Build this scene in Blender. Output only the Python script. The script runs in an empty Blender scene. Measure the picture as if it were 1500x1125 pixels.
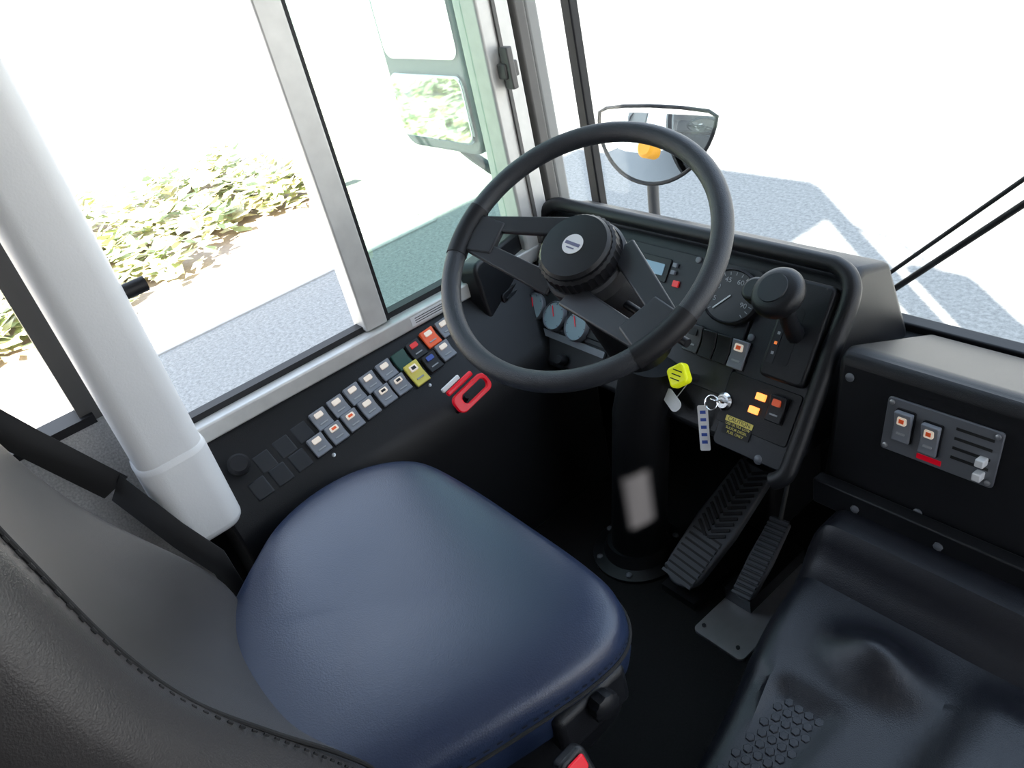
import bpy, math, random, bmesh
from mathutils import Matrix, Vector
random.seed(3)
S=bpy.context.scene
try:
    S.view_settings.view_transform='Standard'
except Exception: pass

# ---------------- helpers ----------------
def mat(name,col,rough=.5,metal=0,bump=0,bscale=200,var=0,emit=None,es=0,spec=.5,coat=0):
    m=bpy.data.materials.new(name); m.use_nodes=True
    nt=m.node_tree; b=nt.nodes['Principled BSDF']
    b.inputs['Base Color'].default_value=(*col,1)
    b.inputs['Roughness'].default_value=rough
    b.inputs['Metallic'].default_value=metal
    b.inputs['Specular IOR Level'].default_value=spec
    b.inputs['Coat Weight'].default_value=coat
    if emit:
        b.inputs['Emission Color'].default_value=(*emit,1); b.inputs['Emission Strength'].default_value=es
    if bump or var:
        tc=nt.nodes.new('ShaderNodeTexCoord')
        n=nt.nodes.new('ShaderNodeTexNoise'); n.inputs['Scale'].default_value=bscale; n.inputs['Detail'].default_value=4
        nt.links.new(tc.outputs['Object'],n.inputs['Vector'])
        if bump:
            bp=nt.nodes.new('ShaderNodeBump'); bp.inputs['Strength'].default_value=bump; bp.inputs['Distance'].default_value=.002
            nt.links.new(n.outputs['Fac'],bp.inputs['Height']); nt.links.new(bp.outputs['Normal'],b.inputs['Normal'])
        if var:
            r=nt.nodes.new('ShaderNodeMix'); r.data_type='RGBA'
            r.inputs[6].default_value=(*[c*(1-var) for c in col],1); r.inputs[7].default_value=(*[min(1,c*(1+var)) for c in col],1)
            nt.links.new(n.outputs['Fac'],r.inputs[0]); nt.links.new(r.outputs[2],b.inputs['Base Color'])
    return m
def glass(name,tint,refl=.06):
    m=bpy.data.materials.new(name); m.use_nodes=True; nt=m.node_tree
    nt.nodes.clear(); o=nt.nodes.new('ShaderNodeOutputMaterial'); mx=nt.nodes.new('ShaderNodeMixShader')
    t=nt.nodes.new('ShaderNodeBsdfTransparent'); g=nt.nodes.new('ShaderNodeBsdfGlossy')
    t.inputs[0].default_value=(*tint,1); g.inputs['Roughness'].default_value=.02; mx.inputs[0].default_value=refl
    nt.links.new(t.outputs[0],mx.inputs[1]); nt.links.new(g.outputs[0],mx.inputs[2]); nt.links.new(mx.outputs[0],o.inputs[0])
    return m
def empty(name,loc=(0,0,0)):
    e=bpy.data.objects.new(name,None); e.location=loc; S.collection.objects.link(e); e.empty_display_size=.05
    return e
def frame(o,ex,ez):
    ez=Vector(ez).normalized(); ex=Vector(ex); ex=(ex-ex.dot(ez)*ez).normalized(); ey=ez.cross(ex)
    return Matrix(((ex.x,ey.x,ez.x,o[0]),(ex.y,ey.y,ez.y,o[1]),(ex.z,ey.z,ez.z,o[2]),(0,0,0,1)))
I=Matrix.Identity(4)
def add(name,verts,faces,m,par=None,smooth=True,bev=0,bseg=3,sub=0,auto=None):
    me=bpy.data.meshes.new(name); me.from_pydata([tuple(v) for v in verts],[],faces); me.update()
    bm=bmesh.new(); bm.from_mesh(me); bmesh.ops.recalc_face_normals(bm,faces=bm.faces); bm.to_mesh(me); bm.free()
    ob=bpy.data.objects.new(name,me); S.collection.objects.link(ob)
    if m: me.materials.append(m)
    if par is not None:
        ob.parent=par; ob.matrix_parent_inverse=Matrix.Translation(par.location).inverted()
    if bev:
        b=ob.modifiers.new('b','BEVEL'); b.width=bev; b.segments=bseg; b.limit_method='ANGLE'; b.angle_limit=math.radians(35)
    if sub:
        s=ob.modifiers.new('s','SUBSURF'); s.levels=sub; s.render_levels=sub
    if smooth:
        for p in me.polygons: p.use_smooth=True
        if not sub:
            try:
                me.set_sharp_from_angle(angle=math.radians(38 if not bev else 60))
            except Exception: pass
    return ob
def box(name,fr,c,s,m,par=None,bev=0,bseg=3):
    v=[fr@Vector((c[0]+dx*s[0]/2,c[1]+dy*s[1]/2,c[2]+dz*s[2]/2)) for dx in(-1,1) for dy in(-1,1) for dz in(-1,1)]
    f=[(0,1,3,2),(4,6,7,5),(0,4,5,1),(2,3,7,6),(0,2,6,4),(1,5,7,3)]
    return add(name,v,f,m,par,bev=bev,bseg=bseg)
def bb(name,x0,x1,y0,y1,z0,z1,m,par=None,bev=0):
    return box(name,I,((x0+x1)/2,(y0+y1)/2,(z0+z1)/2),(x1-x0,y1-y0,z1-z0),m,par,bev)
def prism(name,fr,poly,z0,z1,m,par=None,bev=0,bseg=3):
    n=len(poly)
    v=[fr@Vector((p[0],p[1],z0)) for p in poly]+[fr@Vector((p[0],p[1],z1)) for p in poly]
    f=[tuple(range(n-1,-1,-1)),tuple(range(n,2*n))]+[(i,(i+1)%n,n+(i+1)%n,n+i) for i in range(n)]
    return add(name,v,f,m,par,bev=bev,bseg=bseg)
def rrect(cx,cy,w,h,r,n=6):
    pts=[]
    for (sx,sy,a0) in((1,1,0),(-1,1,90),(-1,-1,180),(1,-1,270)):
        for i in range(n+1):
            a=math.radians(a0+90*i/n); pts.append((cx+sx*(w/2-r)+r*math.cos(a),cy+sy*(h/2-r)+r*math.sin(a)))
    return pts
def lathe(name,fr,prof,m,par=None,seg=40,c=(0,0,0),sub=0,knurl=0):
    v=[];f=[];n=len(prof)
    for i in range(seg):
        a=2*math.pi*i/seg; k=1-(knurl if i%2 else 0)
        for r,z in prof: v.append(fr@Vector((c[0]+r*k*math.cos(a),c[1]+r*k*math.sin(a),c[2]+z)))
    for i in range(seg):
        j=(i+1)%seg
        for q in range(n-1): f.append((i*n+q,j*n+q,j*n+q+1,i*n+q+1))
    f.append(tuple(i*n for i in range(seg))[::-1]); f.append(tuple(i*n+n-1 for i in range(seg)))
    return add(name,v,f,m,par,sub=sub)
def spline(P,n,cyclic=False):
    Q=[];m=len(P)
    for i in (range(m) if cyclic else range(m-1)):
        p0=P[(i-1)%m] if cyclic or i>0 else P[0]; p1=P[i]; p2=P[(i+1)%m]; p3=P[(i+2)%m] if cyclic or i+2<m else P[-1]
        for k in range(n):
            t=k/n
            Q.append(.5*((2*p1)+(-p0+p2)*t+(2*p0-5*p1+4*p2-p3)*t*t+(-p0+3*p1-3*p2+p3)*t**3))
    if not cyclic: Q.append(P[-1])
    return Q
def tube(name,pts,r,m,par=None,cyclic=False,seg=10,rs=None,smoothn=0):
    P=[Vector(p) for p in pts]
    if smoothn: P=spline(P,smoothn,cyclic)
    n=len(P); v=[];f=[]
    T=[]
    for i in range(n):
        a=P[(i-1)%n] if cyclic or i>0 else P[i]; b=P[(i+1)%n] if cyclic or i<n-1 else P[i]
        T.append((b-a).normalized())
    nrm=T[0].orthogonal().normalized()
    for i in range(n):
        nrm=(nrm-nrm.dot(T[i])*T[i]).normalized(); bi=T[i].cross(nrm)
        rr=rs[i*len(rs)//n] if rs else r
        for k in range(seg):
            a=2*math.pi*k/seg; v.append(P[i]+rr*(math.cos(a)*nrm+math.sin(a)*bi))
    for i in range(n if cyclic else n-1):
        j=(i+1)%n
        for k in range(seg): f.append((i*seg+k,i*seg+(k+1)%seg,j*seg+(k+1)%seg,j*seg+k))
    if not cyclic:
        f.append(tuple(range(seg))[::-1]); f.append(tuple((n-1)*seg+k for k in range(seg)))
    return add(name,v,f,m,par)
def text(name,fr,c,body,size,m,par=None,ang=0):
    cu=bpy.data.curves.new(name,'FONT'); cu.body=body; cu.size=size; cu.align_x='CENTER'; cu.align_y='CENTER'; cu.extrude=.0001
    ob=bpy.data.objects.new(name,cu); S.collection.objects.link(ob); cu.materials.append(m)
    ob.matrix_world=fr@Matrix.Translation(c)@Matrix.Rotation(ang,4,'Z')
    if par is not None:
        mw=ob.matrix_world.copy(); ob.parent=par; ob.matrix_parent_inverse=Matrix.Translation(par.location).inverted(); ob.matrix_basis=mw
    return ob

# ---------------- materials ----------------
BLK=mat('black_plastic',(.010,.0105,.0125),.36,bump=.25,bscale=900,spec=.38)
BLK2=mat('black_panel',(.009,.0095,.011),.42,bump=.2,bscale=700,spec=.32)
COLM=mat('column_matte_black',(.007,.007,.008),.55,spec=.25)
PNL=mat('instrument_panel_grey',(.022,.025,.030),.42,bump=.15,bscale=900,spec=.35)
DARK=mat('dark_grey_trim',(.022,.024,.028),.45,spec=.35)
RUB=mat('rubber',(.010,.010,.012),.5,spec=.35)
RIM=mat('wheel_rim_grip',(.028,.031,.037),.40,bump=.4,bscale=700)
PED=mat('pedal_rubber',(.075,.082,.095),.5)
VIN=mat('seat_vinyl',(.017,.028,.064),.33,bump=.2,bscale=420,spec=.62)
VINB=mat('seat_back_vinyl',(.042,.039,.039),.38,bump=.3,bscale=500)
THR=mat('stitch_thread',(.008,.008,.009),.8)
GRY=mat('grey_switch',(.22,.235,.265),.45)
GRY2=mat('pillar_grey',(.78,.785,.79),.4,bump=.1,bscale=300)
LIN=mat('interior_lining',(.32,.32,.33),.6)
ALU=mat('aluminium_frame',(.66,.65,.62),.38,metal=.25,var=.15,bscale=30)
BRZ=mat('dark_frame',(.10,.095,.09),.4)
SPK=mat('speckled_panel',(.42,.42,.42),.5,var=.6,bscale=260,bump=.3)
FLR=mat('floor_rubber',(.013,.013,.013),.8,bump=.5,bscale=250,var=.3,spec=.15)
CHR=mat('chrome',(.7,.7,.7),.18,metal=1)
STL=mat('brushed_steel',(.45,.46,.48),.35,metal=.7,var=.1,bscale=60)
PLT=mat('grey_plate',(.16,.17,.19),.4,metal=.2)
RED=mat('red_plastic_glow',(.75,.006,.02),.3,emit=(1,.0,.03),es=.12)  # slight emission added to brighten red parts that are no lamps
WHT=mat('white_plastic',(.8,.8,.8),.4)
YEL=mat('yellow_plastic_glow',(.8,.85,.03),.35,emit=(.8,.9,.0),es=.3)  # emission added to brighten the knob, which is no lamp
YEL2=mat('yellow_switch',(.8,.68,.12),.4)
ORG=mat('orange_lens',(.9,.25,.08),.4,emit=(1,.25,.04),es=.5)
ORG2=mat('orange_switch',(.8,.12,.03),.4,emit=(1,.1,.02),es=.12)
LED=mat('amber_light',(1,.35,.1),.4,emit=(1,.3,.06),es=2)
REDL=mat('red_lamp',(.5,.02,.02),.3,emit=(1,.05,.05),es=.25)
GRN=mat('green_dark',(.01,.06,.045),.4)
GAU=mat('gauge_face_light',(.26,.35,.40),.4)
GAUB=mat('gauge_face_dark',(.02,.022,.025),.4)
LCD=mat('lcd',(.25,.38,.48),.3,emit=(.3,.5,.65),es=.15)
INK=mat('white_ink',(.7,.72,.75),.6)
INKD=mat('dim_ink',(.38,.39,.41),.6)
BINK=mat('black_ink',(.01,.01,.01),.6)
BLUE=mat('logo_blue',(.05,.1,.4),.5)
EMB=mat('emblem_grey',(.16,.16,.26),.5)
MIR=mat('mirror_glass',(.8,.85,.88),.03,metal=1)
GLT=glass('tinted_glass',(.72,.84,.79),.09)
GLC=glass('clear_glass',(.96,.98,.98),.04)
ICW=mat('lens_pale',(.75,.68,.6),.4,emit=(1,.8,.6),es=.3)

def asphalt():
    m=bpy.data.materials.new('asphalt'); m.use_nodes=True; nt=m.node_tree; b=nt.nodes['Principled BSDF']
    tc=nt.nodes.new('ShaderNodeTexCoord'); n=nt.nodes.new('ShaderNodeTexNoise'); n.inputs['Scale'].default_value=38; n.inputs['Detail'].default_value=6; n.inputs['Roughness'].default_value=.8
    r=nt.nodes.new('ShaderNodeValToRGB'); r.color_ramp.elements[0].position=.34; r.color_ramp.elements[0].color=(.175,.168,.155,1); r.color_ramp.elements[1].position=.68; r.color_ramp.elements[1].color=(.385,.37,.34,1)
    nt.links.new(tc.outputs['Object'],n.inputs['Vector']); nt.links.new(n.outputs['Fac'],r.inputs[0]); nt.links.new(r.outputs[0],b.inputs['Base Color']); b.inputs['Roughness'].default_value=.9
    return m
ASP=asphalt()
CON=mat('concrete',(.38,.36,.33),.9,var=.12,bscale=20)
SOIL=mat('mulch',(.44,.36,.30),.9,var=.3,bscale=30)
LEAF=mat('leaf',(.38,.43,.20),.6); LEAF2=mat('leaf_light',(.62,.58,.38),.6)

# ---------------- exterior ----------------
bb('ground_asphalt',-40,40,-40,60,-1.1,-1.0,ASP)
e=empty('curb',(-6,2,-1))
bb('curb_stone',-6.12,-5.86,-12,3.2,-1,-.84,CON,e,.02)
bb('gutter_pan',-5.86,-5.60,-12,3.2,-1,-.99,CON,e)
pts=[(-5.86,3.2),(-5.97,3.85),(-6.33,4.7),(-7.12,5.65),(-8.45,6.58),(-8.6,6.35),(-7.32,5.48),(-6.54,4.5),(-6.22,3.75),(-6.12,3.2)]
prism('curb_bend',I,pts,-1,-.84,CON,e)
prism('planting_bed_soil',I,[(-6.13,-12),(-6.13,3.2),(-6.23,3.75),(-6.55,4.5),(-7.33,5.5),(-12,8),(-20,8),(-20,-12)],-1,-.9,SOIL)
V=[];Fc=[];mi=[]
for k in range(430):
    x=random.uniform(-9.5,-6.45); y=random.uniform(-2.5,3.0)
    if random.random()<.25: y=random.uniform(-4,0)
    if x>-7.0 and y>1.7: continue
    h=random.uniform(.15,.4); nl=14
    for j in range(nl):
        a=random.uniform(0,6.28); l=random.uniform(.12,.26); w=l*.3; zc=-.9+h*random.uniform(.2,1); cx=x+random.uniform(-.12,.12); cy=y+random.uniform(-.12,.12)
        dx,dy=math.cos(a),math.sin(a); b=len(V); dz=random.uniform(-.05,.12)
        V+= [(cx,cy,zc),(cx+dx*l*.5-dy*w,cy+dy*l*.5+dx*w,zc+dz*.6),(cx+dx*l,cy+dy*l,zc+dz),(cx+dx*l*.5+dy*w,cy+dy*l*.5-dx*w,zc+dz*.6)]
        Fc.append((b,b+1,b+2,b+3)); mi.append(random.random()<.55)
pl=add('groundcover_plants',V,Fc,LEAF,smooth=False); pl.data.materials.append(LEAF2)
for p,q in zip(pl.data.polygons,mi): p.material_index=int(q)

# ---------------- room shell ----------------
XW=-1.36
bb('floor',-1.36,1.05,-3,1.22,-.05,0,FLR)
WL=empty('wall_left',(XW,0,0))
bb('lower_wall',-1.42,XW,-3,1.22,-.7,.56,BLK2,WL)
bb('rear_panel',-1.40,XW+.01,-3,.10,.0,.69,SPK,WL)
bb('upper_wall',-1.42,XW,-3,1.2,1.62,1.9,LIN,WL)
bb('rear_post',-1.42,XW,.03,.13,.56,1.62,BRZ,WL)
bb('rear_window_gasket',-1.40,XW+.012,-3,.05,.69,.705,RUB,WL)
bb('rear_post.001',-1.42,XW,-1.2,-1.1,.56,1.62,BRZ,WL)
bb('rear_post.002',-1.42,XW,-2.4,-2.3,.56,1.62,BRZ,WL)
W1=empty('window_1',(XW,.58,1.1))
bb('sill_rail',-1.40,-1.332,.13,1.05,.563,.597,ALU,W1,.004)
bb('sill_label',-1.333,-1.3312,.64,.74,.570,.590,WHT,W1)
for k in range(3): bb('sill_label_print',-1.332,-1.3308,.65,.73,.574+.005*k,.5755+.005*k,BINK,W1)
bb('sill_gasket',-1.385,-1.36,.13,.96,.597,.609,RUB,W1)
bb('mullion',-1.40,-1.345,.548,.598,.60,1.62,ALU,W1,.004)
bb('mullion_gasket',-1.39,-1.35,.598,.606,.60,1.62,RUB,W1)
bb('front_jamb',-1.41,-1.335,.965,1.045,.58,1.62,ALU,W1,.006)
bb('front_jamb_groove',-1.40,-1.33,1.0,1.008,.6,1.62,BRZ,W1)
bb('rear_jamb',-1.41,-1.36,.12,.15,.58,1.62,ALU,W1,.004)
bb('glass_front',-1.385,-1.381,.61,.965,.605,1.62,GLT,W1)
bb('latch',-1.335,-1.31,.985,1.02,.96,.99,BRZ,W1,.003)
bb('latch_tab',-1.325,-1.30,.99,1.005,.94,1.02,BRZ,W1,.003)
e=empty('windshield_pillar',(-1.38,1.1,1))
bb('post_a',-1.42,-1.335,1.055,1.085,.5,1.9,BRZ,e,.006)
bb('post_b',-1.42,-1.345,1.09,1.125,.5,1.9,mat('post_grey',(.26,.26,.25),.4),e,.008)
bb('divider',-1.405,-1.375,1.235,1.26,.45,1.9,RUB,e,.004)
W2=empty('windshield',(-.2,1.26,1.1))
bb('glass',-1.39,1.0,1.25,1.254,.47,1.85,GLC,W2)
bb('corner_glass',-1.40,-1.396,1.125,1.24,.47,1.85,GLC,W2)
bb('lower_gasket',-1.40,1.0,1.238,1.27,.455,.48,RUB,W2,.004)
bb('upper_gasket',-1.40,1.0,1.235,1.27,1.83,1.9,RUB,W2)
WF=empty('wall_front',(0,1.24,.2))
bb('firewall',-1.40,1.05,1.2,1.26,-.7,.465,BLK2,WF)
bb('corner_panel',-1.42,-1.36,1.05,1.26,-.7,.56,BLK2,WF)
bb('ceiling',-1.42,1.05,-3,1.28,1.9,1.94,LIN)
bb('wall_back_sky_block',-1.42,1.08,-3.06,-3.0,-.7,1.94,LIN)  # unseen wall added to cut sky light from behind
WR=empty('wall_right',(1.05,0,.5))
bb('lower_wall',1.03,1.08,-3,.25,-.7,.9,LIN,WR)
bb('upper_wall',1.03,1.08,-3,1.28,1.65,1.9,LIN,WR)
for i,(a,b) in enumerate([(-3,-2.9),(-2.4,-.94),(-.83,.25),(1.15,1.28)]):  # two middle posts widened to block the sun, leaving a narrow gap
    bb('post_%d'%i,1.03,1.08,a,b,.9 if b<1 else -.7,1.65,LIN,WR)
bb('sun_gap_panel',1.03,1.08,-.94,-.83,.9,1.48,LIN,WR)  # unseen, added to shape the sun patch on the column pedestal
bb('door_panel',1.03,1.08,.25,1.15,-.7,-.3,BRZ,WR)

MH=mat('mirror_housing',(.27,.28,.27),.5); MHD=mat('mirror_bracket',(.05,.052,.055),.5)
def sidemirror(xc,sgn):
    e=empty('side_mirror',(xc,1.1,1))
    prism('housing',frame((xc,1.12,1.03),(1,0,0),(0,-1,0)),rrect(0,0,.37,.62,.05),-.05,.0,MH,e,.01)
    prism('flat_glass',frame((xc,1.12,1.135),(1,0,0),(0,-1,0)),rrect(0,0,.33,.36,.03),0,.004,MIR,e)
    prism('convex_glass',frame((xc,1.12,.835),(1,0,0),(0,-1,0)),rrect(0,0,.33,.17,.03),0,.012,MIR,e,.006)
    xb=-1.42 if sgn<0 else 1.08
    tube('arm',[(xb,1.15,.55),(xb+.18*sgn,1.2,.6),(xc-.07*sgn*-1,1.2,.72),(xc,1.18,.9)],.014,MHD,e,smoothn=6)
    tube('arm.001',[(xb,1.15,1.6),(xb+.28*sgn,1.2,1.5),(xc,1.18,1.2)],.014,MHD,e,smoothn=6)
sidemirror(-1.82,-1); sidemirror(1.5,1)
AMB=mat('amber_reflection',(.9,.4,.03),.4,emit=(1,.5,.05),es=.3)
def crossview(x0,sgn):
    e=empty('crossview_mirror',(x0,1.6,.6))
    V=[];Fc=[];nu=32;nv=12
    frm=frame((x0,1.6,.68),(1,.1,0),(0,-.9,.35))
    for j in range(nv+1):
        t=j/nv
        for i in range(nu+1):
            a=math.pi+math.pi*i/nu
            V.append(frm@Vector((.205*math.cos(a)*t,.180*math.sin(a)*t,.08*(1-t*t))))
    for j in range(nv):
        for i in range(nu):
            q=j*(nu+1)+i; Fc.append((q,q+1,q+nu+2,q+nu+1))
    add('dome_mirror',V,Fc,MIR,e)
    tube('rim',[frm@Vector((.207*math.cos(math.pi+math.pi*i/24),.182*math.sin(math.pi+math.pi*i/24),0)) for i in range(25)]+[frm@Vector((.18,.012,.0)),frm@Vector((.1,.018,.012)),frm@Vector((0,.02,.02)),frm@Vector((-.1,.018,.012)),frm@Vector((-.18,.012,.0))],.005,RUB,e,cyclic=True)
    tube('post',[(x0-.06,1.64,.58),(x0-.06,1.62,.3),(x0-.11*sgn,1.5,.0),(x0-.21*sgn,1.3,-.1)],.017,MHD,e,smoothn=6)
    lathe('amber_reflection',frame(frm@Vector((.05,-.085,.07)),(1,0,0),(0,-1,.5)),[(.028,-.03),(.028,.006),(.02,.013)],AMB,e)  # glowing disc added to imitate an amber reflection in the mirror
crossview(-1.515,-1); crossview(1.25,1)
e=empty('windshield_wiper',(-.6,1.3,.5))
tube('arm',[(-.74,1.29,.44),(-.72,1.29,.462),(-.2,1.3,.985)],.006,RUB,e)
tube('arm.001',[(-.76,1.29,.462),(-.735,1.29,.487),(-.2,1.3,1.035)],.004,RUB,e)
lathe('pivot',frame((-.73,1.272,.445),(1,0,0),(0,1,0)),[(.015,0),(.015,.03),(.01,.035)],RUB,e)

# ---------------- side console ----------------
e=empty('side_switch_console',(-1.25,.5,.45))
cn=(.68,0,.73); CF=frame((-1.22,0,.44),(0,1,0),cn)
YC0,YC1=.14,.99
prof=[(-1.355,.575),(-1.22,.445),(-1.205,.42),(-1.2,.36),(-1.21,.0),(-1.36,0)]
fr=frame((0,YC0,0),(1,0,0),(0,-1,0))
prism('housing',fr,[(p[0],p[1]) for p in prof],-(YC1-YC0),0,BLK2,e,.006)
prism('switch_plate',CF,[(.17,.025),(.36,.02),(.72,.06),(.76,.16),(.60,.165),(.17,.135)],0,.003,PNL,e,.001)
def rocker(n,fr,c,m,par,w=.032,h=.043,icon=LED,ic=True,ang=0,dot=None):
    fr=fr@Matrix.Translation(c)@Matrix.Rotation(ang,4,'Z'); x=y=z=0
    prism(n+'_bezel',fr,rrect(x,y,w+.003,h+.003,.003,3),z-.002,z+.004,BLK,par)
    pts=[(x-w/2,y-h/2,z+.004),(x+w/2,y-h/2,z+.004),(x+w/2,y+h/2,z+.004),(x-w/2,y+h/2,z+.004),
         (x-w/2,y-h/2,z+.010),(x+w/2,y-h/2,z+.010),(x+w/2,y,z+.008),(x-w/2,y,z+.008),(x+w/2,y+h/2,z+.015),(x-w/2,y+h/2,z+.015)]
    f=[(0,3,2,1),(4,5,6,7),(7,6,8,9),(0,1,5,4),(3,9,8,2),(0,4,7,9,3),(1,2,8,6,5)]
    add(n,[fr@Vector(p) for p in pts],f,m,par,bev=.002,bseg=2,smooth=True)
    if ic:
        prism(n+'_lens',fr,rrect(x,y+h*.24,w*.50,h*.26,.002,2),z+.008,z+.0143,icon,par)
        prism(n+'_mark',fr,rrect(x,y-h*.22,w*.5,h*.06,.0005,1),z+.008,z+.0108,INKD,par)
        if dot: box(n+'_icon',fr,(x,y+h*.24,z+.0145),(w*.28,h*.13,.0008),dot,par)
lo=[(.347,.059),(.387,.062),(.427,.067),(.468,.072),(.510,.077),(.548,.080),(.590,.083)]
hi=[(.378,.100),(.420,.105),(.460,.110),(.500,.115),(.542,.120),(.581,.122),(.620,.127),(.661,.134),(.702,.137)]
for i,(a,b) in enumerate(lo):
    rocker('switch_lo_%d'%i,CF,(a,b,.003),GRY if i<6 else YEL2,e,w=.034,h=.038 if i<6 else .05,icon=ICW,ang=.08,dot=ORG2 if i in(1,2) else (DARK if i>3 else None))
for i,(a,b) in enumerate(hi):
    m={6:DARK,5:GRN,7:ORG2}.get(i,GRY)
    rocker('switch_hi_%d'%i,CF,(a,b,.003),m,e,w=.034,h=.038,icon=REDL if i==6 else ICW,ic=i!=5,ang=.08)
rocker('switch_ex_0',CF,(.632,.087,.003),BLK,e,w=.034,h=.038,icon=BLUE,ang=.08)
rocker('switch_ex_1',CF,(.671,.094,.003),GRY,e,w=.034,h=.038,icon=ICW,ang=.08)
for i,(a,b) in enumerate([(.250,.086),(.294,.092),(.336,.098),(.218,.047),(.261,.050),(.304,.054)]):
    box('blank_%d'%i,CF@Matrix.Translation((a,b,.003))@Matrix.Rotation(.08,4,'Z'),(0,0,0),(.034,.038,.007),DARK,e,.003)
lathe('knob',CF,[(.012,0),(.012,.02),(.019,.022),(.02,.036),(.015,.042)],RUB,e,c=(.205,.098,0))
for yy,ee in((.2,.165),(.42,.168),(.66,.17),(.36,.03),(.60,.05)):
    lathe('screw',CF,[(.004,0),(.004,.002),(.002,.003)],STL,e,c=(yy,ee,.003),seg=12)

# ---------------- seat belt pillar ----------------
e=empty('seat_belt_pillar',(-1.25,.11,.9))
fr=frame((-1.255,.112,0),(1,0,0),(0,0,1))
prism('upper_cover',fr,rrect(0,0,.092,.108,.03),.63,1.9,GRY2,e)
prism('lower_boot',fr,rrect(0,0,.10,.116,.035),.46,.645,GRY2,e,.018,4)
tube('anchor_bolt',[(-1.25,.14,.90),(-1.25,.20,.90)],.012,RUB,e)

# ---------------- dashboard ----------------
e=empty('dashboard',(-.95,1.0,.5))
DF=frame((0,1.05,.66),(1,0,0),(0,-.81,.59))
def xprism(name,poly,x0,x1,m,par,bev=0,bseg=3):
    fr=frame((x0,0,0),(0,1,0),(1,0,0))
    return prism(name,fr,poly,0,x1-x0,m,par,bev,bseg)
xprism('body',[(1.045,.655),(.858,.40),(.88,.385),(1.2,.36),(1.234,.47),(1.16,.64),(1.08,.665)],-1.335,-.61,BLK,e,.012,4)
right=[(-.62,-.348),(-.603,-.33),(-.60,-.29),(-.60,-.2),(-.60,-.1),(-.60,-.035)]
top=[(-.61,-.005),(-.635,.012),(-.68,.015),(-.9,.015),(-1.1,.015),(-1.28,.015)]
left=[(-1.32,.008),(-1.345,-.015),(-1.35,-.05),(-1.352,-.15),(-1.352,-.25),(-1.34,-.285)]
tube('lip',[DF@Vector((p[0],p[1],.010)) for p in right+top+left],.015,BLK,e,seg=14,smoothn=4)
prism('instrument_panel',DF,rrect(-1.035,-.135,.55,.225,.012),0,.008,PNL,e,.002)
prism('right_panel',DF,rrect(-.685,-.175,.14,.31,.012),0,.006,PNL,e,.002)
prism('lower_strip',DF,rrect(-1.19,-.258,.28,.014,.003),0,.009,PLT,e)
prism('gauge_binnacle',DF,rrect(-1.17,-.155,.28,.165,.02),0,.012,BLK,e,.003)
def gauge(n,x,y,r,face,big=False):
    G=DF@Matrix.Translation((x,y,.005))
    if big: G=G@Matrix.Diagonal((1.10,.93,1,1))
    lathe(n+'_bezel',G,[(r*1.07,0),(r*1.07,.014),(r*1.0,.018),(r*.96,.013),(.001,.0128)],RUB if big else PLT,e,seg=48)
    lathe(n+'_face',G,[(r*.96,0),(r*.96,.0145),(.001,.0146)],face,e,seg=48)
    N=19 if big else 7
    for k in range(N):
        a=math.radians(225-270*k/(N-1)); rr=r*.86
        box(n+'_tick',G@Matrix.Translation((rr*math.cos(a),rr*math.sin(a),.015))@Matrix.Rotation(a,4,'Z'),(0,0,0),(r*.12,r*.025,.0006),INKD if big else BINK,e)
    a=math.radians(232 if big else 120)
    box(n+'_needle',G@Matrix.Translation((0,0,.0165))@Matrix.Rotation(a,4,'Z'),(r*.35,0,0),(r*.8,r*.05,.001),INK if big else RED,e)
    if big:
        for k,t in enumerate(['15','30','45','60','75','90']):
            a=math.radians(200-44*k); text(n+'_num',G,(r*.62*math.cos(a),r*.62*math.sin(a),.0155),t,r*.26,INKD,e)
gauge('speedometer',-.805,-.078,.050,GAUB,True)
for k,(x,y) in enumerate([(-1.277,-.215),(-1.208,-.217),(-1.138,-.222)]): gauge('gauge_%d'%k,x,y,.030,GAU)
for k,(x,y) in enumerate([(-1.26,-.12),(-1.16,-.1)]): gauge('gauge_up_%d'%k,x,y,.036,GAU)
prism('display_bezel',DF,rrect(-1.000,-.064,.085,.045,.003,2),.005,.011,BLK,e,.001)
prism('display',DF,rrect(-1.000,-.064,.062,.022,.002,2),.011,.0125,LCD,e)
for k in range(2): box('display_button',DF,(-.945,-.05-.014*k,.012),(.01,.008,.006),GRY,e,.001)
box('warning_lamp',DF,(-.932,-.083,.011),(.014,.012,.004),REDL,e,.001)
for x,y in((-1.31,-.03),(-1.1,-.03),(-.9,-.03),(-.73,-.03),(-.745,-.135),(-1.1,-.18),(-1.31,-.28)):
    lathe('screw',DF,[(.006,0),(.006,.003),(.004,.004)],PLT,e,c=(x,y,.008),seg=12)
for x in(-1.229,-1.156): lathe('dash_knob',DF,[(.012,0),(.012,.012),(.009,.018)],RUB,e,c=(x,-.3,.005))
rocker('rocker_a',DF,(-.857,-.168,.004),mat('rocker_dark',(.06,.065,.07),.4),e,.034,.05,icon=BLK)
rocker('rocker_b',DF,(-.822,-.17,.004),BLK,e,.03,.05,ic=False)
rocker('rocker_c',DF,(-.79,-.17,.004),BLK,e,.03,.05,ic=False)
rocker('rocker_d',DF,(-.757,-.17,.004),GRY,e,.032,.05,icon=ICW,dot=ORG2)
prism('lower_right_plate',DF,rrect(-.69,-.245,.14,.09,.006),.004,.008,BLK2,e,.001)
box('indicator_1',DF,(-.690,-.225,.010),(.018,.012,.006),LED,e,.001)
box('indicator_2',DF,(-.695,-.25,.010),(.018,.012,.006),LED,e,.001)
rocker('rocker_e',DF,(-.655,-.235,.006),BLK,e,.03,.045,icon=ORG2)
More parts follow.
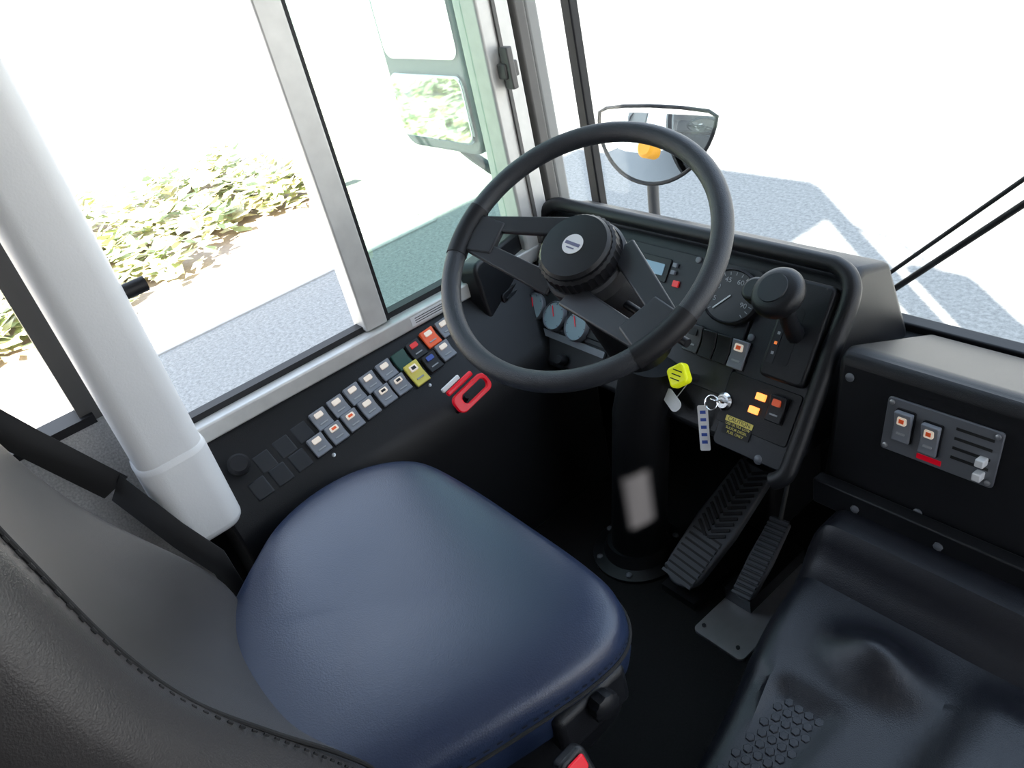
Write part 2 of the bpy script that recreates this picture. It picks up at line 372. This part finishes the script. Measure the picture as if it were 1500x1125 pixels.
prism('caution_label',DF,rrect(-.714,-.29,.055,.032,.001,1),.005,.0087,BINK,e)
prism('caution_header',DF,rrect(-.714,-.279,.055,.010,.001,1),.0062,.0091,YEL2,e)
text('caution_text',DF,(-.714,-.279,.0092),'CAUTION',.010,BINK,e)
for k,t in enumerate(['USE ULTRA LOW','SULFUR DIESEL','FUEL ONLY']): text('caution_line',DF,(-.714,-.2875-.007*k,.0089),t,.0065,YEL2,e)
lathe('plug_button',DF,[(.009,0),(.009,.003),(.005,.006)],PLT,e,c=(-.66,-.325,.002),seg=16)
VF=frame((-1.325,.90,.53),(.3,-.95,0),(.95,.3,.1))
prism('side_pod',VF,rrect(0,0,.20,.22,.02),-.05,.0,BLK,e,.008)
prism('vent_frame',VF,rrect(0.0,.03,.10,.09,.008),0,.006,RUB,e,.002)
for k in range(5): box('vent_slat',VF,(0,.062-.016*k,.006),(.085,.004,.012),DARK,e)
prism('shifter_pod',DF,rrect(-.663,-.105,.085,.17,.012),0,.022,BLK,e,.006)
prism('shifter_slot',DF,rrect(-.668,-.115,.02,.10,.008),.022,.0225,RUB,e)
box('shifter_scale',DF,(-.69,-.115,.0225),(.012,.1,.001),DARK,e)
for k in range(5): box('shifter_mark',DF,(-.69,-.08-.017*k,.0232),(.005,.005,.0006),ORG if k==3 else INKD,e)

e=empty('gear_shift_lever',(-.66,.95,.6))
tube('lever',[(-.664,.985,.565),(-.662,.955,.61),(-.66,.938,.665)],.013,BLK,e,rs=[.017,.014,.013],smoothn=4)
kf=frame((-.662,.930,.676),(1,.15,-.1),(-.1,-.6,.8))
kk=1.2
lathe('knob',kf,[(.012*kk,-.022),(.03*kk,-.014),(.036*kk,.002),(.036*kk,.012),(.031*kk,.021),(.021*kk,.024),(.0015,.0225)],BLK,e,sub=1)
prism('knob_grip',kf,rrect(-.036,0,.056,.042,.02),-.012,.014,BLK,e,.006)
lathe('knob_cap',kf,[(.025,.022),(.024,.0255),(.001,.026)],DARK,e)

e=empty('parking_brake_knob',(-.83,.9,.5))
tube('stem',[DF@Vector((-.825,-.235,0)),DF@Vector((-.825,-.235,.05))],.008,CHR,e)
kf=DF@Matrix.Translation((-.825,-.235,.05))@Matrix.Rotation(math.radians(40),4,'Z')
prism('knob',kf,rrect(0,0,.038,.038,.008),0,.02,YEL,e,.005,4)
for k in range(3): box('knob_print',kf@Matrix.Rotation(math.radians(-40),4,'Z'),(0,.008-.008*k,.0202),(.02,.002,.0005),BINK,e)
prism('oval_tag',DF@Matrix.Translation((-.845,-.285,.03))@Matrix.Rotation(-.5,4,'Z'),rrect(0,0,.048,.024,.011),0,.002,GRY2,e)
tube('tag_chain',[DF@Vector((-.83,-.245,.02)),DF@Vector((-.835,-.275,.032))],.001,STL,e,seg=6)
e=empty('ignition_key',(-.755,.9,.45))
kx=.02
lathe('lock',DF,[(.016,0),(.016,.008),(.012,.012)],CHR,e,c=(-.775+kx,-.255,.003))
prism('key_bow',DF@Matrix.Translation((-.775+kx,-.255,.012))@Matrix.Rotation(math.pi/2,4,'X')@Matrix.Translation((0,.02,-.0015)),rrect(0,0,.026,.024,.010),0,.003,CHR,e,.001)
tube('ring',[DF@Vector((-.785+kx+.013*math.cos(a),-.262+.013*math.sin(a),.03)) for a in [k*math.pi/8 for k in range(16)]],.0014,CHR,e,cyclic=True,seg=6)
kf=frame((-.797+kx,.86,.412),(.75,.6,0),(.5,-.75,.3))
prism('tag',kf,rrect(0,0,.018,.085,.003),0,.0015,WHT,e)
for k in range(5): box('tag_print',kf,(0,.03-.014*k,.0016),(.010,.006,.0004),BLUE,e)

# ---------------- steering wheel ----------------
C=Vector((-.836,.692,.822)); wn=(.17,-.50,.85); SF=frame(C,(1,0,0),wn)
e=empty('steering_wheel',C)
R0=.212
tube('rim',[SF@Vector((R0*math.cos(a),R0*math.sin(a),0)) for a in [2*math.pi*k/96 for k in range(96)]],.0155,RIM,e,cyclic=True,seg=20)
SPM=mat('spoke_black',(.026,.027,.031),.4)
for nm,ang in(('left',190),('right',-20)):
    fr=SF@Matrix.Rotation(math.radians(ang),4,'Z')
    def bar(n,p0,p1,w0,w1,t=.009):
        p0=Vector(p0);p1=Vector(p1); d=(p1-p0).normalized(); s=Vector((-d.y,d.x,0)); vs=[]
        for p,w in((p0,w0),(p1,w1)):
            for sg in(-1,1):
                for tt in(-1,1): vs.append(fr@(p+s*sg*w/2+Vector((0,0,tt*t/2))))
        add(n,vs,[(0,1,3,2),(4,6,7,5),(0,4,5,1),(2,3,7,6),(0,2,6,4),(1,5,7,3)],SPM,e,bev=.003)
    k=1.15 if nm=='right' else 1
    bar('spoke_%s_upper'%nm,(.03,.052,-.028),(.19,.020*k,-.004),.036*k,.028*k)
    bar('spoke_%s_lower'%nm,(.03,-.052,-.028),(.19,-.020*k,-.004),.036*k,.028*k)
    bar('spoke_%s_end'%nm,(.150,0,-.009),(.212,0,0),.058*k,.070*k,.012)
    tube('spoke_%s_sleeve'%nm,[fr@Vector((R0*math.cos(a),R0*math.sin(a),0)) for a in [math.radians(-12+24*k/10) for k in range(11)]],.0170,RUB,e,seg=16)
HZ=-.034
lathe('hub_base',SF,[(.05,-.03+HZ),(.066,-.02+HZ),(.068,.008+HZ),(.064,.012+HZ)],SPM,e,seg=48)
lathe('horn_ring',SF,[(.060,.008+HZ),(.062,.012+HZ),(.062,.034+HZ),(.058,.038+HZ)],RUB,e,seg=72,knurl=.03)
lathe('horn_cap',SF,[(.056,.034+HZ),(.056,.042+HZ),(.052,.047+HZ),(.03,.0485+HZ),(.001,.049+HZ)],BLK,e,seg=48)
lf=SF@Matrix.Translation((0,0,.049+HZ))
V=[lf@Vector((.0165*math.cos(a),.0165*math.sin(a),z)) for z in(0,.0012) for a in [2*math.pi*k/32 for k in range(32)]]
add('emblem',V,[tuple(range(31,-1,-1)),tuple(range(32,64))]+[(i,(i+1)%32,32+(i+1)%32,32+i) for i in range(32)],WHT,e)
box('emblem_band',lf,(0,0,.0014),(.026,.005,.0006),EMB,e)
box('emblem_line',lf,(0,-.007,.0014),(.014,.002,.0006),EMB,e)

e=empty('steering_column',(-.87,.85,.5))
w=Vector(wn).normalized()
tube('upper_shroud',[C-w*.067,C-w*.14,C-w*.30],.05,BLK,e,rs=[.045,.055,.06],seg=24)
tube('stalk',[C-w*.12,C-w*.12+Vector((.18,-.02,-.03))],.007,RUB,e)
tube('pedestal',[(-.905,.87,.5),(-.92,.85,.4),(-.977,.834,0)],.06,COLM,e,rs=[.05,.055,.06],seg=28)
lathe('base_flange',frame((-.977,.834,0),(1,0,0),(0,0,1)),[(.10,0),(.10,.008),(.075,.014),(.064,.04)],BLK,e,seg=48)
for k in range(6):
    a=k*math.pi/3; lathe('flange_bolt',I,[(.007,0),(.007,.006),(.004,.008)],PLT,e,c=(-.977+.087*math.cos(a),.834+.087*math.sin(a),.008),seg=8)

# ---------------- pedals ----------------
def pedal(name,p0,p1,wd,th,ribs,side=(1,0,0)):
    e=empty(name,p0)
    p0=Vector(p0);p1=Vector(p1);ey=(p1-p0); L=ey.length; ey.normalize(); ex=Vector(side); ex=(ex-ex.dot(ey)*ey).normalized(); ez=ex.cross(ey)
    fr=Matrix(((ex.x,ey.x,ez.x,p0.x),(ex.y,ey.y,ez.y,p0.y),(ex.z,ey.z,ez.z,p0.z),(0,0,0,1)))
    poly=[(wd/2*.9*math.cos(a),wd*.45+wd*.45*math.sin(a)) for a in [math.pi+math.pi*k/12 for k in range(13)]]+[(wd/2,L*.5),(wd*.42,L),(-wd*.42,L),(-wd/2,L*.5)]
    prism('treadle',fr,poly,-th,0,PED,e,.004)
    for k in range(ribs):
        y=wd*.12+(L-wd*.2)*k/(ribs-1)
        if y<L*.42 or name!='brake_pedal':
            box('rib',fr,(0,y,.002),(wd*.78,L/ribs*.45,.005),PED,e)
            box('rib_groove',fr,(0,y+L/ribs*.45,.0003),(wd*.78,L/ribs*.3,.001),BINK,e)
        else:
            for s in(-1,1):
                f2=fr@Matrix.Translation((s*wd*.19,y,.002))@Matrix.Rotation(s*.6,4,'Z')
                box('rib',f2,(0,0,0),(wd*.4,L/ribs*.4,.005),RUB,e)
    return e
e=pedal('brake_pedal',(-.822,.778,.05),(-.797,1.025,.20),.095,.02,20,(1,.1,0))
bb('bracket',-.84,-.76,1.02,1.2,.02,.19,BLK,e,.01); bb('base_plate',-.86,-.775,.78,1.1,0,.02,BLK,e)
e=pedal('accelerator_pedal',(-.70,.830,.05),(-.715,.985,.13),.052,.012,16)
tube('rod',[(-.715,.985,.13),(-.71,1.02,.25),(-.70,1.1,.3)],.005,MHD,e)
bb('base_plate',-.745,-.685,.84,1.02,.007,.04,BLK,e)
e=empty('kick_plate',(-.7,.87,0)); prism('plate',I,rrect(-.690,.875,.115,.27,.012),0,.006,STL,e)
for x in(-.735,-.655): lathe('screw',I,[(.004,0),(.004,.003)],DARK,e,c=(x,.76,.006),seg=10)

# ---------------- heater control box ----------------
e=empty('heater_control_box',(-.3,1.05,.5))
xprism('body',[(.95,.585),(.905,.365),(.93,.36),(1.2,.36),(1.235,.475),(.975,.592)],-.575,.6,BLK,e,.014,4)
HF=frame((-.406,.933,.507),(1,0,0),(0,-.98,.2))
prism('control_plate',HF,rrect(0,0,.160,.086,.004,2),0,.005,PLT,e,.001)
rocker('heater_switch_a',HF,(-.05,.005,.004),GRY,e,.026,.048,icon=ICW,dot=ORG2)
rocker('heater_switch_b',HF,(-.010,.0,.004),GRY,e,.026,.048,icon=ICW,dot=ORG2)
for k in range(4): box('slot',HF,(.045,.028-.015*k,.0055),(.05,.004,.001),BINK,e)
for k in range(2): box('slider_knob',HF,(.062,-.005-.022*k,.012),(.012,.012,.016),GRY2,e,.002)
box('red_label',HF,(-.008,-.034,.0055),(.035,.008,.001),RED,e)
for x in(-.073,.073):
    for y in(-.036,.036): lathe('screw',HF,[(.004,0),(.004,.002),(.002,.003)],STL,e,c=(x,y,.005),seg=12)
for x,y in((-.145,.05),(-.01,-.13)): lathe('rivet',HF,[(.007,0),(.007,.002),(.004,.004)],PLT,e,c=(x,y,.0),seg=16)

# ---------------- engine cover ----------------
def sm(a,b,x):
    t=max(0,min(1,(x-a)/(b-a))); return t*t*(3-2*t)
def hz(x,y):
    xe=-.50+.09*sm(.82,.35,y)
    z=.275
    z+=.020*sm(.785,.80,y)+.055*sm(.80,.84,y)
    b=math.exp(-(((x+.36)/.06)**2+((y-.70)/.04)**2)); z+=.045*b
    z+=.04*sm(-.27,-.20,x)*sm(.80,.70,y)
    z-=.012*sm(.62,.58,y)*sm(-.46,-.43,x)*sm(-.34,-.37,x)
    return z,xe
V=[];Fc=[];nx=70;ny=90
for j in range(ny+1):
    y=.10+(.890-.10)*j/ny
    for i in range(nx+1):
        s=i/nx
        z0,xe=hz(0,y)
        if s<.2:
            t=s/.2
            x=xe-.075+.075*(t**1.6)
            z=hz(xe+.02,y)[0]*(1-(1-t)**2.6)
        else:
            x=xe+(1.0-xe)*((s-.2)/.8)**1.6; z=hz(x,y)[0]
        V.append((x,y,z))
for j in range(ny):
    for i in range(nx):
        q=j*(nx+1)+i; Fc.append((q,q+1,q+nx+2,q+nx+1))
e=empty('engine_cover',(-.1,.5,.2))
COV=mat('cover_plastic',(.012,.013,.018),.30,bump=.3,bscale=600,spec=.5)
add('molded_top',V,Fc,COV,e)
xprism('mounting_flange',[(.880,.335),(.904,.335),(.904,.385),(.880,.385)],-.575,1.0,BLK,e,.003)
for k in range(5): lathe('bolt',frame((-.5+.13*k,.881,.36),(1,0,0),(0,-1,0)),[(.007,0),(.007,.004),(.004,.006)],PLT,e,seg=8)
for i in range(4):
    for j in range(12):
        x=-.425+.0155*i+(.0078 if j%2 else 0); y=.41+.0155*j
        lathe('grip_dot',I,[(.007,0),(.007,.003),(.006,.004)],COV,e,c=(x,y,.2610),seg=6)

# ---------------- driver seat ----------------
e=empty('driver_seat',(-.85,.2,.4))
out=[(-1.0,.03),(-1.08,.12),(-1.135,.19),(-1.16,.27),(-1.155,.35),(-1.12,.415),(-1.06,.455),(-.95,.468),(-.8,.47),(-.66,.468),(-.585,.455),(-.542,.415),(-.535,.35),(-.55,.25),(-.575,.13),(-.60,.03),(-.63,-.06),(-.8,-.08),(-.96,-.05)]
def dens(o,n=5):
    return [(q.x,q.y) for q in spline([Vector((*p,0)) for p in o],n,True)]
O=dens(out); n=len(O); cx,cy=-.85,.2
rings=[(.94,.385),(.985,.39),(.997,.41),(1.0,.435),(.997,.452),(.985,.467),(.965,.476),(.93,.482),(.86,.487),(.75,.490),(.55,.492),(.3,.488),(.1,.485)]
V=[(cx+(p[0]-cx)*s,cy+(p[1]-cy)*s,z) for s,z in rings for p in O]
Fc=[(r*n+i,r*n+(i+1)%n,(r+1)*n+(i+1)%n,(r+1)*n+i) for r in range(len(rings)-1) for i in range(n)]
Fc+=[tuple(range(n))[::-1],tuple((len(rings)-1)*n+i for i in range(n))]
add('cushion',V,Fc,VIN,e)
tube('cushion_piping',[(cx+(p[0]-cx)*1.002,cy+(p[1]-cy)*1.002,.437) for p in O],.003,THR,e,cyclic=True,seg=8)
Od=dens(out,14)
V=[];Fc=[]
for i in range(0,len(Od),2):
    a=Vector((*Od[i],0));b=Vector((*Od[(i+1)%len(Od)],0)); c0=Vector((cx,cy,0))
    s,z=.9995,.448
    p=c0+(a-c0)*s; q=c0+(b-c0)*s; q=p+(q-p)*.9; k=len(V); o=(p-c0).normalized()*.0015
    V+=[p+Vector((0,0,z-.001))+o,q+Vector((0,0,z-.001))+o,q+Vector((0,0,z+.0015))+o,p+Vector((0,0,z+.0015))+o]; Fc.append((k,k+1,k+2,k+3))
add('cushion_stitches',V,Fc,THR,e,smooth=False)
V=[(cx+(p[0]-cx)*s,cy+(p[1]-cy)*s,z) for s,z in((.80,.22),(.93,.30),(.95,.39)) for p in O]
Fc=[(r*n+i,r*n+(i+1)%n,(r+1)*n+(i+1)%n,(r+1)*n+i) for r in range(2) for i in range(n)]+[tuple(range(n))[::-1]]
add('seat_pan',V,Fc,BLK,e)
prism('pedestal',I,rrect(-.85,.17,.36,.40,.04),0,.24,BLK,e,.01)
V=[];ns=72
lv=[(.42,.085,.225,.17,.05),(.49,.10,.25,.19,.065),(.56,.07,.265,.18,.055),(.64,.025,.275,.165,.04),(.73,-.02,.28,.15,.028),(.82,-.045,.275,.15,.022),(.92,-.060,.26,.15,.02),(1.02,-.072,.24,.145,.02),(1.10,-.085,.21,.13,.015),(1.16,-.105,.17,.10,.01),(1.19,-.125,.09,.05,.0)]
XB=-.822
def sec(z,yf,hw,th,dish):
    r=[]
    for k in range(ns):
        a=2*math.pi*k/ns; c,s=math.cos(a),math.sin(a)
        x=hw*math.copysign(abs(c)**.55,c); y=-th/2+th/2*math.copysign(abs(s)**.6,s)
        if s>0: y-=dish*max(0,1-(abs(x)/(hw*.8))**2.5)
        r.append((XB+x,yf+y,z))
    return r
for l in lv: V+=sec(*l)
Fc=[(r*ns+i,r*ns+(i+1)%ns,(r+1)*ns+(i+1)%ns,(r+1)*ns+i) for r in range(len(lv)-1) for i in range(ns)]+[tuple(range(ns))[::-1],tuple((len(lv)-1)*ns+i for i in range(ns))]
back=add('backrest',V,Fc,VINB,e,sub=2)
def surf(xf,l):
    z,yf,hw,th,dish=l
    c=abs(xf)**(1/.55); s=math.sqrt(max(0,1-c*c)); y=-th/2+th/2*s**.6-dish*max(0,1-(abs(xf)/.8)**2.5)
    return Vector((XB+xf*hw,yf+y,z))
xfs=[.86,.86,.82,.76,.71,.68,.63,.58,.52]
P=spline([surf(f,l)+Vector((0,.0025,0)) for f,l in zip(xfs,lv)],8)
tube('backrest_seam_right',P,.0028,THR,e,seg=8)
P2=spline([surf(f+.045,l)+Vector((.0015,.003,0)) for f,l in zip(xfs,lv)],14)
for i in range(0,len(P2)-1,2): tube('stitch',[P2[i],P2[i].lerp(P2[i+1],.8)],.0016,THR,e,seg=5)
bb('knob_bracket',-.60,-.53,.28,.40,.36,.43,BLK,e,.01)
lathe('recliner_knob',frame((-.53,.345,.415),(0,1,0),(1,0,0)),[(.018,0),(.021,.006),(.021,.018),(.015,.022)],BLK,e,seg=24,knurl=.1)
e=empty('seat_belt',(-1.1,.1,.6))
BELT=mat('belt_webbing',(.012,.012,.013),.8)
def strap(n,pts,w,side):
    V=[];Fc=[];side=Vector(side).normalized()
    for p in pts: p=Vector(p); V+=[p-side*w/2,p+side*w/2]
    for i in range(len(pts)-1): Fc.append((2*i,2*i+1,2*i+3,2*i+2))
    o=add(n,V,Fc,BELT,e); s=o.modifiers.new('s','SOLIDIFY'); s.thickness=.002
strap('lap_strap',[(-1.25,.02,.62),(-1.19,.06,.52),(-1.15,.09,.46),(-1.12,.09,.40)],.048,(.2,.6,.8))
strap('shoulder_strap',[(-1.3,-.15,.95),(-1.27,-.05,.75),(-1.25,.02,.62)],.048,(.1,.8,.3))
e=empty('seat_belt_buckle',(-.46,.26,.44))
bfr=frame((-.475,.258,.418),(0,1,0),(1,.1,.5))
prism('shell',bfr,rrect(0,0,.042,.065,.01),-.010,.010,BLK,e,.005)
prism('release_button',bfr,rrect(0,.016,.026,.020,.004),.010,.014,RED,e,.002)
tube('stalk',[(-.475,.25,.40),(-.50,.22,.25),(-.62,.2,.2)],.01,BLK,e)

# ---------------- red belt cutter ----------------
e=empty('seat_belt_cutter',(-1.13,.62,.5))
kf=frame((-1.13,.618,.495),(0.1,.9,.25),(.9,0,.45))
def ringprism(n,fr,o,i,z0,z1,m,par):
    k=len(o); V=[fr@Vector((*p,z)) for z in(z0,z1) for p in o+i]
    Fc=[]
    for a in range(k):
        b=(a+1)%k
        Fc+=[(a,b,k+b,k+a),(2*k+a,2*k+k+a,2*k+k+b,2*k+b),(a,2*k+a,2*k+b,b),(k+a,k+b,3*k+b,3*k+a)]
    add(n,V,Fc,m,par,bev=.002)
ringprism('handle',kf,rrect(0,0,.088,.038,.013),rrect(.006,0,.062,.020,.009),0,.010,RED,e)
box('jaw',kf,(-.008,.030,.005),(.066,.010,.009),RED,e,.003)
box('handle_lit_edge',kf,(-.022,.041,.004),(.045,.009,.006),WHT,e,.002)  # white strip imitates the lit edge of the red handle
tube('hanger',[(-1.205,.62,.42),(-1.15,.62,.48)],.006,RUB,e)

# ---------------- camera ----------------
X=Vector((.626,.752,-.204)).normalized(); Fw=Vector((-.716,.452,-.532)); Fw=(Fw-Fw.dot(X)*X).normalized(); Z=-Fw; Y=Z.cross(X)
cam=bpy.data.cameras.new('camera'); co=bpy.data.objects.new('camera',cam); S.collection.objects.link(co); S.camera=co
co.matrix_world=Matrix(((X.x,Y.x,Z.x,0),(X.y,Y.y,Z.y,0),(X.z,Y.z,Z.z,1.3),(0,0,0,1)))
cam.sensor_width=36; cam.lens=36*1167/1500; cam.clip_start=.02

# ---------------- light ----------------
w=bpy.data.worlds.new('World'); S.world=w; w.use_nodes=True; nt=w.node_tree; bg=nt.nodes['Background']
tc=nt.nodes.new('ShaderNodeTexCoord'); sp=nt.nodes.new('ShaderNodeSeparateXYZ'); rp=nt.nodes.new('ShaderNodeValToRGB')
rp.color_ramp.elements[0].position=0; rp.color_ramp.elements[0].color=(1,.99,.98,1); rp.color_ramp.elements[1].position=.6; rp.color_ramp.elements[1].color=(.62,.77,1,1)
nt.links.new(tc.outputs['Generated'],sp.inputs[0]); nt.links.new(sp.outputs[2],rp.inputs[0]); nt.links.new(rp.outputs[0],bg.inputs[0]); bg.inputs[1].default_value=3.1
su=bpy.data.lights.new('sun','SUN'); su.energy=48; su.angle=.009; su.color=(1,.96,.9); so=bpy.data.objects.new('sun',su); S.collection.objects.link(so)
so.rotation_mode='QUATERNION'; so.rotation_quaternion=Vector((-4.2,3.6,-2.9)).to_track_quat('-Z','Y'); so.location=(4,-4,6)
